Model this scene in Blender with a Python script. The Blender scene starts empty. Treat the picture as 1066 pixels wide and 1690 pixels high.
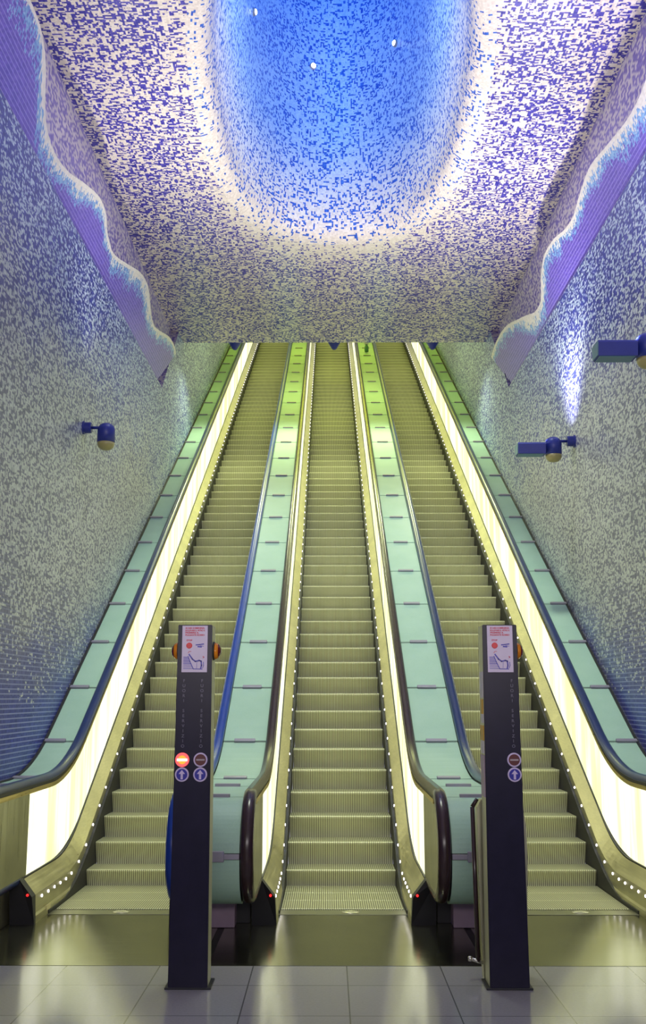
import bpy, bmesh, math, random
from mathutils import Vector, Matrix
random.seed(7)
C = bpy.context.scene.collection
SC = bpy.context.scene
PI = math.pi

# ------------------------------------------------------------------ camera
cam_d = bpy.data.cameras.new('camera')
cam = bpy.data.objects.new('camera', cam_d)
C.objects.link(cam)
cam.location = (-0.115, 0.0, 1.71)
cam.rotation_euler = (math.radians(90 + 10.1), 0, math.radians(0.3))
cam_d.sensor_fit = 'VERTICAL'
cam_d.sensor_height = 36.0
cam_d.sensor_width = 36.0 * 1066 / 1690
cam_d.lens = 36.0 * 1705 / 1690
cam_d.clip_end = 200
SC.camera = cam

# ------------------------------------------------------------------ world, lights, exposure
SC.view_settings.view_transform = 'Standard'
SC.view_settings.look = 'None'
SC.view_settings.gamma = 1.0
SC.view_settings.use_curve_mapping = False
SC.view_settings.exposure = 0.3
w = bpy.data.worlds.new('world')
SC.world = w
w.use_nodes = True
w.node_tree.nodes['Background'].inputs[0].default_value = (0.80, 0.80, 1.0, 1)
w.node_tree.nodes['Background'].inputs[1].default_value = 0.30

def light(name, kind, loc, energy, col, rot=(0, 0, 0), size=1.0, size_y=None, spot=None, blend=0.5, radius=0.1):
    d = bpy.data.lights.new(name, kind)
    d.energy = energy
    d.color = col
    if kind == 'AREA':
        d.shape = 'RECTANGLE'
        d.size = size
        d.size_y = size_y or size
    else:
        d.shadow_soft_size = radius
    if kind == 'SPOT':
        d.spot_size = math.radians(spot)
        d.spot_blend = blend
    o = bpy.data.objects.new(name, d)
    C.objects.link(o)
    o.location = loc
    o.rotation_euler = rot
    return o

# fill light added behind the camera, thrown up and along the hall
light('rear_fill_light', 'AREA', (0, -1.5, 2.6), 380, (1.0, 0.92, 0.90), (math.radians(150), 0, 0), 5.0, 1.6)
# unseen lights added under the shaft roof, tinting the far end yellow-green
for yy, zz in ((21.5, 10.6), (26.0, 13.2), (30.5, 15.8)):
    light('shaft_fill_light', 'AREA', (0, yy, zz), 75 if yy < 22 else 60, (0.88, 1.0, 0.30 if yy < 22 else 0.10), (0, 0, 0), 4.5, 0.5)
# unseen blue lights added high in the crater to colour its inner wall
for sx in (-1, 1):
    light('crater_fill_light', 'AREA', (sx * 0.25, 8.85, 12.2), 38, (0.0, 0.48, 1.0), (math.radians(98), 0, -sx * math.radians(32)), 0.7, 2.0)

# spot added inside the crater to brighten the foot of the escalators
light('crater_fill_spot', 'SPOT', (0.0, 9.4, 13.6), 2700, (0.93, 1.0, 0.80), (math.radians(15), 0, 0), spot=63, blend=0.8, radius=0.5)

# ------------------------------------------------------------------ object helpers
def obj(name, bm, mats, parent=None, smooth=False, loc=None):
    me = bpy.data.meshes.new(name)
    bm.to_mesh(me)
    bm.free()
    if not isinstance(mats, (list, tuple)):
        mats = [mats]
    for m in mats:
        me.materials.append(m)
    if smooth:
        for p in me.polygons:
            p.use_smooth = True
    o = bpy.data.objects.new(name, me)
    C.objects.link(o)
    if parent:
        o.parent = parent
    if loc:
        o.location = loc
    return o

def thing(name, label, cat, loc=(0, 0, 0), group=None):
    o = bpy.data.objects.new(name, None)
    o.empty_display_size = 0.1
    C.objects.link(o)
    o.location = loc
    o['label'] = label
    o['category'] = cat
    if group:
        o['group'] = group
    return o

def tag(o, label, cat, group=None):
    o['label'] = label
    o['category'] = cat
    if group:
        o['group'] = group
    return o

def struct(o):
    o['kind'] = 'structure'
    return o

def box(bm, x0, x1, y0, y1, z0, z1, bev=0.0, mi=0):
    vs = [bm.verts.new((x, y, z)) for x in (x0, x1) for y in (y0, y1) for z in (z0, z1)]
    idx = [(0, 1, 3, 2), (4, 6, 7, 5), (0, 4, 5, 1), (2, 3, 7, 6), (0, 2, 6, 4), (1, 5, 7, 3)]
    fs = [bm.faces.new([vs[i] for i in f]) for f in idx]
    for f in fs:
        f.material_index = mi
    if bev > 0:
        es = list({e for f in fs for e in f.edges})
        bmesh.ops.bevel(bm, geom=es, offset=bev, segments=2, affect='EDGES', profile=0.5)
    return bm

def cyl(bm, p0, p1, r0, r1=None, n=20, caps=True):
    r1 = r0 if r1 is None else r1
    p0, p1 = Vector(p0), Vector(p1)
    q = (p1 - p0).to_track_quat('Z', 'Y').to_matrix()
    A, B = [], []
    for i in range(n):
        a = 2 * PI * i / n
        v = Vector((math.cos(a), math.sin(a), 0))
        A.append(bm.verts.new(p0 + q @ (v * r0)))
        B.append(bm.verts.new(p1 + q @ (v * r1)))
    for i in range(n):
        j = (i + 1) % n
        bm.faces.new((A[i], A[j], B[j], B[i]))
    if caps:
        bm.faces.new(A[::-1])
        bm.faces.new(B)
    return bm

def lathe(bm, prof, centre=(0, 0, 0), axis='Z', n=28):
    """prof: list of (radius, height)"""
    c = Vector(centre)
    rings = []
    for r, h in prof:
        ring = []
        for i in range(n):
            a = 2 * PI * i / n
            if axis == 'Z':
                v = Vector((r * math.cos(a), r * math.sin(a), h))
            elif axis == 'X':
                v = Vector((h, r * math.cos(a), r * math.sin(a)))
            else:
                v = Vector((r * math.cos(a), h, r * math.sin(a)))
            ring.append(bm.verts.new(c + v))
        rings.append(ring)
    for a, b in zip(rings, rings[1:]):
        for i in range(n):
            j = (i + 1) % n
            bm.faces.new((a[i], a[j], b[j], b[i]))
    bm.faces.new(rings[0][::-1])
    bm.faces.new(rings[-1])
    bmesh.ops.recalc_face_normals(bm, faces=bm.faces)
    return bm

def prism_x(bm, poly, x0, x1):
    """extrude a (y,z) polygon along x"""
    a = [bm.verts.new((x0, y, z)) for y, z in poly]
    b = [bm.verts.new((x1, y, z)) for y, z in poly]
    n = len(poly)
    bm.faces.new(a)
    bm.faces.new(b[::-1])
    for i in range(n):
        j = (i + 1) % n
        bm.faces.new((a[i], b[i], b[j], a[j]))
    bmesh.ops.recalc_face_normals(bm, faces=bm.faces)
    return bm

def prism_y(bm, poly, y0, y1):
    """extrude an (x,z) polygon along y"""
    a = [bm.verts.new((x, y0, z)) for x, z in poly]
    b = [bm.verts.new((x, y1, z)) for x, z in poly]
    n = len(poly)
    bm.faces.new(a)
    bm.faces.new(b[::-1])
    for i in range(n):
        j = (i + 1) % n
        bm.faces.new((a[i], b[i], b[j], a[j]))
    bmesh.ops.recalc_face_normals(bm, faces=bm.faces)
    return bm

# ------------------------------------------------------------------ material helpers
class NT:
    def __init__(self, name):
        self.m = bpy.data.materials.new(name)
        self.m.use_nodes = True
        self.t = self.m.node_tree
        self.b = self.t.nodes['Principled BSDF']
    def n(self, typ, **kw):
        x = self.t.nodes.new(typ)
        for k, v in kw.items():
            setattr(x, k, v)
        return x
    def put(self, sock, v):
        if isinstance(v, bpy.types.NodeSocket):
            self.t.links.new(v, sock)
        elif v is not None:
            sock.default_value = v
    def math(self, op, a, b=None, c=None, clamp=False):
        x = self.n('ShaderNodeMath', operation=op)
        x.use_clamp = clamp
        self.put(x.inputs[0], a); self.put(x.inputs[1], b); self.put(x.inputs[2], c)
        return x.outputs[0]
    def vmath(self, op, a, b=None):
        x = self.n('ShaderNodeVectorMath', operation=op)
        self.put(x.inputs[0], a); self.put(x.inputs[1], b)
        return x.outputs[0]
    def ramp(self, v, a, b, lo=0.0, hi=1.0, smooth=False):
        x = self.n('ShaderNodeMapRange')
        x.interpolation_type = 'SMOOTHSTEP' if smooth else 'LINEAR'
        self.put(x.inputs[0], v)
        x.inputs[1].default_value = a; x.inputs[2].default_value = b
        x.inputs[3].default_value = lo; x.inputs[4].default_value = hi
        return x.outputs[0]
    def mix(self, f, a, b):
        x = self.n('ShaderNodeMix', data_type='RGBA')
        self.put(x.inputs[0], f)
        for s, v in ((x.inputs[6], a), (x.inputs[7], b)):
            if isinstance(v, (tuple, list)):
                v = tuple(v) + (1,) if len(v) == 3 else tuple(v)
            self.put(s, v)
        return x.outputs[2]
    def uv(self):
        return self.n('ShaderNodeTexCoord').outputs['UV']
    def pos(self):
        x = self.n('ShaderNodeSeparateXYZ')
        self.t.links.new(self.n('ShaderNodeNewGeometry').outputs['Position'], x.inputs[0])
        return x.outputs
    def opos(self):
        x = self.n('ShaderNodeSeparateXYZ')
        self.t.links.new(self.n('ShaderNodeTexCoord').outputs['Object'], x.inputs[0])
        return x.outputs
    def cell(self, uv, sx, sy, seed=0.0):
        v = self.vmath('MULTIPLY', uv, (1.0 / sx, 1.0 / sy, 0.0))
        v = self.vmath('FLOOR', v)
        v = self.vmath('ADD', v, (seed, seed * 1.7, seed * 0.3 + 0.5))
        x = self.n('ShaderNodeTexWhiteNoise', noise_dimensions='3D')
        self.t.links.new(v, x.inputs['Vector'])
        return x.outputs['Value']
    def noise(self, vec, scale, detail=2.0, rough=0.5):
        x = self.n('ShaderNodeTexNoise')
        if vec is not None:
            self.t.links.new(vec, x.inputs['Vector'])
        x.inputs['Scale'].default_value = scale
        x.inputs['Detail'].default_value = detail
        x.inputs['Roughness'].default_value = rough
        return x.outputs['Fac']
    def set(self, **kw):
        for k, v in kw.items():
            k = {'base': 'Base Color', 'rough': 'Roughness', 'metal': 'Metallic', 'spec': 'Specular IOR Level',
                 'emit': 'Emission Color', 'estr': 'Emission Strength', 'coat': 'Coat Weight', 'croug': 'Coat Roughness',
                 'trans': 'Transmission Weight', 'aniso': 'Anisotropic', 'normal': 'Normal', 'alpha': 'Alpha'}[k]
            if isinstance(v, (tuple, list)) and len(v) == 3:
                v = tuple(v) + (1,)
            self.put(self.b.inputs[k], v)
        return self.m
    def bump(self, h, strength=0.3, dist=0.01):
        x = self.n('ShaderNodeBump')
        x.inputs['Strength'].default_value = strength
        x.inputs['Distance'].default_value = dist
        self.t.links.new(h, x.inputs['Height'])
        return x.outputs[0]

def plain(name, col, rough=0.5, metal=0.0, var=0.06, scale=9.0, **kw):
    """a plain surface with a little procedural wear"""
    m = NT(name)
    f = m.noise(m.n('ShaderNodeTexCoord').outputs['Object'], scale, 4.0)
    a = tuple(max(0, c * (1 - var * 2.0)) for c in col)
    b = tuple(min(1, c * (1 + var * 2.0)) for c in col)
    return m.set(base=m.mix(f, a, b), rough=rough, metal=metal, **kw)

def glow(name, col, strength):
    m = NT(name)
    return m.set(base=(0.02, 0.02, 0.02), emit=col, estr=strength, rough=0.3)

# mosaics -----------------------------------------------------------
def mosaic_ceiling():
    m = NT('ceiling_mosaic')
    uv = m.uv()
    P = m.pos()
    ex = m.math('DIVIDE', m.math('SUBTRACT', P[0], 0.02), 1.38)
    ey = m.math('DIVIDE', m.math('SUBTRACT', P[1], 11.0), 3.15)
    ex = m.math('POWER', m.math('ABSOLUTE', ex), 2.6)
    ey = m.math('POWER', m.math('ABSOLUTE', ey), 2.6)
    q = m.math('POWER', m.math('ADD', ex, ey), 1.0 / 2.6)
    p = m.ramp(q, 1.06, 1.42, 0.06, 0.32, True)
    nz = m.noise(uv, 1.6, 3.0)
    p = m.math('ADD', p, m.ramp(nz, 0.3, 0.7, -0.05, 0.05))
    clump = m.noise(uv, 30.0, 1.0)
    p = m.math('MULTIPLY', p, m.ramp(clump, 0.35, 0.65, 0.7, 1.3))
    r1 = m.cell(uv, 0.044, 0.022, 3.0)
    r2 = m.cell(uv, 0.022, 0.044, 11.0)
    s = m.math('MAXIMUM', m.math('LESS_THAN', r1, p), m.math('LESS_THAN', r2, m.math('MULTIPLY', p, 0.7)))
    k = m.cell(uv, 0.022, 0.022, 23.0)
    cream = m.mix(k, (0.66, 0.58, 0.52), (0.82, 0.75, 0.68))
    blue = m.mix(k, (0.022, 0.018, 0.27), (0.10, 0.08, 0.46))
    return m.set(base=m.mix(s, cream, blue), rough=0.35, spec=0.4)

def mosaic_crater():
    m = NT('crater_mosaic')
    uv = m.uv()
    P = m.pos()
    h = m.math('SUBTRACT', P[2], 8.3)
    p = m.ramp(h, 0.01, 0.3, 0.07, 0.17, True)
    clump = m.noise(uv, 24.0, 1.0)
    p = m.math('MULTIPLY', p, m.ramp(clump, 0.35, 0.65, 0.7, 1.3))
    s = m.math('MAXIMUM', m.math('LESS_THAN', m.cell(uv, 0.044, 0.022, 5.0), p),
               m.math('LESS_THAN', m.cell(uv, 0.022, 0.044, 8.0), m.math('MULTIPLY', p, 0.8)))
    k = m.cell(uv, 0.022, 0.022, 2.0)
    pale = m.mix(m.ramp(h, 0.05, 1.6, 0.0, 1.0, True), m.mix(k, (0.66, 0.58, 0.54), (0.82, 0.75, 0.70)),
                 m.mix(k, (0.26, 0.42, 0.74), (0.38, 0.56, 0.84)))
    blue = m.mix(k, (0.01, 0.06, 0.45), (0.05, 0.16, 0.62))
    return m.set(base=m.mix(s, pale, blue), rough=0.4, spec=0.3)

def mosaic_wall():
    m = NT('wall_mosaic')
    uv = m.uv()
    P = m.pos()
    nz = m.noise(uv, 0.9, 3.0)
    zz = m.math('ADD', P[2], m.ramp(nz, 0.3, 0.7, -0.35, 0.35))
    up = m.ramp(zz, 1.75, 2.9, 0.0, 1.0, True)              # pale tiles start above the blue dado
    p = m.math('MULTIPLY', m.math('MULTIPLY', up, m.ramp(zz, 4.6, 6.4, 1.0, 0.58)), m.ramp(P[1], 6.0, 20.0, 0.34, 0.55))
    clump = m.noise(uv, 20.0, 1.5)
    p = m.math('MULTIPLY', p, m.ramp(clump, 0.35, 0.65, 0.35, 1.65))
    s = m.math('MAXIMUM', m.math('LESS_THAN', m.cell(uv, 0.054, 0.020, 3.0), p),
               m.math('LESS_THAN', m.cell(uv, 0.034, 0.030, 4.0), m.math('MULTIPLY', p, 0.7)))
    k = m.cell(uv, 0.028, 0.028, 9.0)
    slate = m.mix(k, (0.12, 0.125, 0.20), (0.24, 0.24, 0.32))
    deep = m.mix(k, (0.018, 0.028, 0.24), (0.06, 0.08, 0.40))
    tone = m.math('MAXIMUM', m.ramp(zz, 2.6, 1.7, 0.0, 1.0, True), m.ramp(zz, 4.2, 5.9, 0.0, 1.0, True))
    dark = m.mix(tone, slate, deep)
    high = m.ramp(zz, 4.6, 6.6, 0.0, 1.0, True)
    pale = m.mix(high, m.mix(k, (0.44, 0.47, 0.46), (0.68, 0.72, 0.66)), m.mix(k, (0.30, 0.42, 0.58), (0.58, 0.68, 0.76)))
    col = m.mix(s, dark, pale)
    # rows of joints in the blue dado
    x = m.n('ShaderNodeSeparateXYZ')
    m.t.links.new(uv, x.inputs[0])
    row = m.math('FRACT', m.math('DIVIDE', x.outputs[1], 0.042))
    line = m.math('MULTIPLY', m.math('LESS_THAN', row, 0.26), m.math('SUBTRACT', 1.0, up))
    col = m.mix(m.math('MULTIPLY', line, 0.75), col, (0.36, 0.40, 0.66))
    return m.set(base=col, rough=0.38, spec=0.4)

def mosaic_upper():
    m = NT('upper_wall_mosaic')
    uv = m.uv()
    s = m.math('LESS_THAN', m.cell(uv, 0.05, 0.03, 3.0), 0.5)
    k = m.cell(uv, 0.03, 0.03, 9.0)
    return m.set(base=m.mix(s, m.mix(k, (0.14, 0.10, 0.42), (0.25, 0.2, 0.55)), m.mix(k, (0.5, 0.46, 0.56), (0.62, 0.56, 0.62))), rough=0.4)

def mosaic_wave():
    """violet rows of tile, a cyan fringe and a cream crest; the UV's second number is the distance below the crest"""
    m = NT('wave_mosaic')
    uv = m.uv()
    x = m.n('ShaderNodeSeparateXYZ')
    m.t.links.new(uv, x.inputs[0])
    P = m.pos()
    d = x.outputs[1]
    big = m.noise(uv, 1.3, 2.0)
    fine = m.cell(uv, 0.022, 0.05, 4.0)
    dm = m.math('MINIMUM', d, m.math('MULTIPLY', m.math('SUBTRACT', 7.66, P[2]), 0.62))
    dd = m.math('ADD', dm, m.math('MULTIPLY', m.math('SUBTRACT', fine, 0.5), 0.16))
    dd = m.math('ADD', dd, m.ramp(big, 0.35, 0.65, 0.09, -0.09))
    k = m.cell(uv, 0.03, 0.02, 6.0)
    violet = m.mix(k, (0.09, 0.055, 0.42), (0.17, 0.11, 0.56))
    row = m.math('FRACT', m.math('DIVIDE', P[2], 0.05))
    violet = m.mix(m.math('MULTIPLY', m.math('LESS_THAN', row, 0.25), 0.5), violet, (0.42, 0.36, 0.75))
    cyan = m.mix(k, (0.10, 0.24, 0.60), (0.30, 0.52, 0.74))
    cream = m.mix(k, (0.72, 0.68, 0.60), (0.84, 0.80, 0.72))
    col = m.mix(m.math('LESS_THAN', dd, 0.20), violet, cyan)
    col = m.mix(m.math('LESS_THAN', dd, 0.085), col, cream)
    col = m.mix(m.math('LESS_THAN', d, 0.045), col, cream)
    return m.set(base=col, rough=0.35, spec=0.4)

# metals, glass -------------------------------------------------------
def brushed(name, col, rough, along='X', scale=140.0):
    m = NT(name)
    tc = m.n('ShaderNodeTexCoord').outputs['Object']
    s = {'X': (1.5, scale, scale), 'Y': (scale, 1.5, scale), 'Z': (scale, scale, 1.5)}[along]
    f = m.noise(m.vmath('MULTIPLY', tc, s), 1.0, 3.0)
    g = m.noise(tc, 3.0, 3.0)
    c = m.mix(f, tuple(x * 0.72 for x in col), tuple(min(1, x * 1.25) for x in col))
    c = m.mix(m.ramp(g, 0.35, 0.7, 0.0, 0.45), c, tuple(x * 0.55 for x in col))
    return m.set(base=c, metal=0.9, rough=m.ramp(f, 0.2, 0.8, rough * 0.75, rough * 1.35))

def step_metal(name, duty, k):
    m = NT(name)
    o = m.opos()
    fr = m.math('FRACT', m.math('DIVIDE', o[0], 0.0182))
    groove = m.math('LESS_THAN', fr, duty)
    g = m.noise(m.n('ShaderNodeTexCoord').outputs['Object'], 7.0, 4.0)
    ridge = m.mix(g, (0.58 * k, 0.60 * k, 0.34 * k), (0.73 * k, 0.74 * k, 0.46 * k))
    col = m.mix(groove, ridge, (0.13, 0.12, 0.07))
    return m.set(base=col, rough=0.5, metal=0.25)

def lit_panel():
    m = NT('backlit_glass')
    P = m.pos()
    tc = m.n('ShaderNodeTexCoord').outputs['Object']
    v = m.vmath('MULTIPLY', tc, (1.0, 2.6, 0.35))
    f = m.noise(v, 1.0, 3.0)
    g = m.noise(m.vmath('MULTIPLY', tc, (1, 14.0, 1.0)), 1.0, 2.0)
    k = m.math('ADD', m.math('MULTIPLY', f, 0.75), m.math('MULTIPLY', g, 0.25))
    col = m.mix(m.ramp(k, 0.38, 0.62, 0, 1, True), (0.86, 0.90, 0.42), (1.0, 1.0, 0.72))
    return m.set(base=(0.6, 0.62, 0.45), rough=0.25, emit=col, estr=m.ramp(k, 0.35, 0.65, 0.75, 1.25, True))

def deck_glass():
    m = NT('deck_glass')
    tc = m.n('ShaderNodeTexCoord').outputs['Object']
    f = m.noise(tc, 3.5, 3.0)
    g = m.noise(tc, 90.0, 2.0)
    c = m.mix(f, (0.34, 0.54, 0.41), (0.44, 0.64, 0.50))
    c = m.mix(m.ramp(g, 0.4, 0.7, 0, 0.25), c, (0.48, 0.67, 0.54))
    return m.set(base=c, rough=0.42, spec=0.22)

def floor_tile():
    m = NT('floor_stone')
    tc = m.n('ShaderNodeTexCoord').outputs['Object']
    b = m.n('ShaderNodeTexBrick')
    m.t.links.new(tc, b.inputs['Vector'])
    b.offset = 0.0
    b.inputs['Scale'].default_value = 1.0
    b.inputs['Brick Width'].default_value = 0.6
    b.inputs['Row Height'].default_value = 0.6
    b.inputs['Mortar Size'].default_value = 0.004
    b.inputs['Color1'].default_value = (0.42, 0.41, 0.38, 1)
    b.inputs['Color2'].default_value = (0.46, 0.45, 0.42, 1)
    b.inputs['Mortar'].default_value = (0.12, 0.12, 0.11, 1)
    g = m.noise(tc, 60.0, 3.0)
    return m.set(base=m.mix(m.ramp(g, 0.3, 0.7, 0, 0.3), b.outputs[0], (0.30, 0.30, 0.28)), rough=0.14, spec=0.6)

M = dict(
    ceil=mosaic_ceiling(), crater=mosaic_crater(), wall=mosaic_wall(), upper=mosaic_upper(), wave=mosaic_wave(),
    step=step_metal('step_riser_aluminium', 0.34, 1.0), tread=step_metal('step_tread_aluminium', 0.5, 0.66), lit=lit_panel(), glass=deck_glass(), tile=floor_tile(),  # tread grooves wider; tread colour darkened to offset the overhead light
    plate=brushed('floor_plate_steel', (0.22, 0.22, 0.15), 0.17, 'X'),
    comb=brushed('comb_plate_steel', (0.30, 0.30, 0.22), 0.3, 'X'),
    skirt=brushed('skirt_steel', (0.62, 0.58, 0.36), 0.34, 'Y', 60.0),
    clad=brushed('newel_steel', (0.46, 0.45, 0.30), 0.32, 'Z', 50.0),
    gold=brushed('trim_brass', (0.66, 0.52, 0.20), 0.3, 'Y', 60.0),
    black=plain('black_rubber', (0.012, 0.012, 0.014), 0.55),
    dark=plain('dark_metal', (0.03, 0.03, 0.035), 0.5, 0.3),
    rail_navy=plain('navy_handrail_rubber', (0.010, 0.028, 0.12), 0.28, var=0.1),
    rail_blue=plain('blue_handrail_rubber', (0.010, 0.05, 0.32), 0.30, var=0.1),
    rail_brown=plain('brown_black_handrail_rubber', (0.035, 0.018, 0.020), 0.25, var=0.1),
    bracket=plain('bracket_metal', (0.32, 0.30, 0.36), 0.4, 0.3),
    pink=plain('pedestal_paint', (0.42, 0.30, 0.40), 0.5),
    pillar=plain('pillar_steel', (0.50, 0.50, 0.30), 0.4, 0.3),
    panel=plain('pillar_panel', (0.016, 0.014, 0.034), 0.3, 0.0, var=0.15, spec=0.18),
    paper=plain('sign_white', (0.66, 0.57, 0.72), 0.4, var=0.03),
    red=plain('sign_red', (0.72, 0.02, 0.03), 0.4),
    redtext=plain('sign_red_text', (0.62, 0.05, 0.10), 0.5),
    bluep=plain('sign_blue', (0.06, 0.045, 0.42), 0.4),
    letters=plain('letter_grey', (0.11, 0.10, 0.16), 0.4),
    ringw=plain('signal_ring', (0.62, 0.52, 0.74), 0.35),
    maroon=plain('signal_dark_red', (0.10, 0.004, 0.006), 0.3),
    sblue=plain('signal_blue', (0.015, 0.01, 0.32), 0.3),
    bar=plain('signal_bar', (0.42, 0.34, 0.36), 0.4),
    redglow=glow('signal_lit_red', (1.0, 0.10, 0.10), 1.1),
    orangeglow=glow('signal_lit_orange', (1.0, 0.34, 0.02), 1.2),
    whiteglow=glow('signal_lit_white', (1.0, 0.98, 0.92), 1.6),
    amber=plain('amber_lens', (0.75, 0.24, 0.01), 0.12, var=0.2),
    redlens=plain('red_lens', (0.14, 0.010, 0.01), 0.12, var=0.2),
    lampblue=plain('blue_lamp_paint', (0.018, 0.030, 0.24), 0.4),
    lampteal=plain('teal_lamp_face', (0.10, 0.22, 0.28), 0.35),
    lampdome=plain('lamp_diffuser', (0.34, 0.30, 0.12), 0.3),
    led=glow('skirt_led', (1.0, 0.93, 1.0), 5.0),
    redled=glow('red_sensor', (1.0, 0.02, 0.02), 1.5),
    spotglow=glow('crater_lamp_glow', (0.85, 1.0, 1.0), 12.0),
    silver=plain('badge_silver', (0.62, 0.60, 0.52), 0.25, 0.8),
    sticker=plain('sticker_yellow', (0.70, 0.62, 0.30), 0.5),
    stickw=plain('sticker_white', (0.62, 0.58, 0.60), 0.5),
    sticko=plain('sticker_amber', (0.65, 0.36, 0.02), 0.5),
    bottle=plain('bottle_green', (0.10, 0.24, 0.14), 0.25),
    cap=plain('bottle_cap', (0.55, 0.56, 0.48), 0.4),
    shaft=plain('shaft_plaster', (0.55, 0.54, 0.40), 0.7),
)

# ------------------------------------------------------------------ incline geometry
XW = 2.86          # wall plane
SP = 1.84          # escalator spacing
D0, SL = 9.68, math.tan(math.radians(30))
NOSE0, RUN, RISE = 9.92, 0.3466, 0.2001
TOP = 34.5

def base(D, R=1.6):
    T = R * math.tan(math.radians(15))
    if D <= D0 - T:
        return 0.0
    De = D0 + T * math.cos(math.radians(30))
    if D >= De:
        return SL * (D - D0)
    return R - math.sqrt(max(0, R * R - (D - (D0 - T)) ** 2))

def stations(d0, d1, extra=()):
    s = {d0, d1}
    for i in range(0, 17):
        d = 8.85 + 0.1 * i
        if d0 < d < d1:
            s.add(round(d, 4))
    for e in extra:
        s.add(e)
    return sorted(s)

def sweep(bm, prof, ds, R=1.6, closed=True):
    """sweep an (x, z above the nose line) profile along the incline"""
    rings = [[bm.verts.new((x, d, base(d, R) + z)) for x, z in prof] for d in ds]
    n = len(prof)
    for a, b in zip(rings, rings[1:]):
        for i in range(n if closed else n - 1):
            j = (i + 1) % n
            bm.faces.new((a[i], a[j], b[j], b[i]))
    if closed:
        bm.faces.new(rings[0])
        bm.faces.new(rings[-1][::-1])
    bmesh.ops.recalc_face_normals(bm, faces=bm.faces)
    return bm

# ------------------------------------------------------------------ room shell
def uvmesh(name, polys, mats, smooth=False):
    """polys: list of (list of xyz, list of uv, material index)"""
    bm = bmesh.new()
    L = bm.loops.layers.uv.new('UVMap')
    cache = {}
    for vs, uvs, mi in polys:
        bv = []
        for v in vs:
            k = (round(v[0], 5), round(v[1], 5), round(v[2], 5))
            if k not in cache:
                cache[k] = bm.verts.new(v)
            bv.append(cache[k])
        f = bm.faces.new(bv)
        f.material_index = mi
        f.smooth = smooth
        for lp, uv in zip(f.loops, uvs):
            lp[L].uv = uv
    me = bpy.data.meshes.new(name)
    bm.to_mesh(me)
    bm.free()
    for m in mats:
        me.materials.append(m)
    o = bpy.data.objects.new(name, me)
    C.objects.link(o)
    return o

bm = bmesh.new()
box(bm, -4.0, 4.0, -3.0, 7.05, -0.2, 0.0)
struct(obj('floor', bm, M['tile']))
bm = bmesh.new()
box(bm, -3.0, 3.0, 7.056, 9.2, -0.2, -0.004)
struct(obj('trim_1', bm, M['dark']))

def wall(side):
    s = -1 if side == 'left' else 1
    polys = []
    def q(pts, mi=0):
        vs = [(s * x, y, z) for x, y, z in pts]
        polys.append((vs if s < 0 else vs[::-1], ([(y, z + (x if mi == 9 else 0)) for x, y, z in pts] if s < 0 else [(y, z) for x, y, z in pts][::-1]), mi if mi != 9 else 0))
    fold = 0.05 if s > 0 else 0.0
    zf, zt = 3.95, 6.75
    # lower wall
    q([(XW + fold, -1, -0.2), (XW + fold, 36, -0.2), (XW, 36, zf), (XW, -1, zf)])
    q([(XW, -1, zf), (XW, 16.42, zf), (XW, 16.42, zt - 0.03), (XW, -1, zt - 0.03)])
    # rounded top edge and ledge
    pr = [(XW, zt - 0.03), (XW + 0.01, zt - 0.009), (XW + 0.03, zt), (3.0, zt)]
    for (xa, za), (xb, zb) in zip(pr, pr[1:]):
        q([(xa, -1, za), (xa, 16.42, za), (xb, 16.42, zb), (xb, -1, zb)])
    # the wall of the shaft beyond the wave
    q([(XW, 16.42, zf), (XW, 36, zf), (XW, 36, 21), (XW, 18.6, 21), (XW, 18.6, 8.75), (XW, 18.1, 8.3), (XW, 16.42, zt - 0.03)])
    pts = [(XW, 16.42, zt - 0.03), (XW, 18.1, 8.3), (3.0, 18.1, 8.3), (3.0, 16.42, zt)]
    pts = [(s * x, y, z) for x, y, z in pts]
    polys.append((pts, [(x, math.hypot(y - 16.42, z - zt)) for x, y, z in pts], 1))
    # upper wall behind the wave
    q([(3.0, -1, zt), (3.0, 18.7, zt), (3.0, 18.7, 8.3), (3.0, -1, 8.3)], 1)
    struct(uvmesh('wall_' + side, polys, [M['wall'], M['upper']]))
wall('left')
wall('right')

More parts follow.
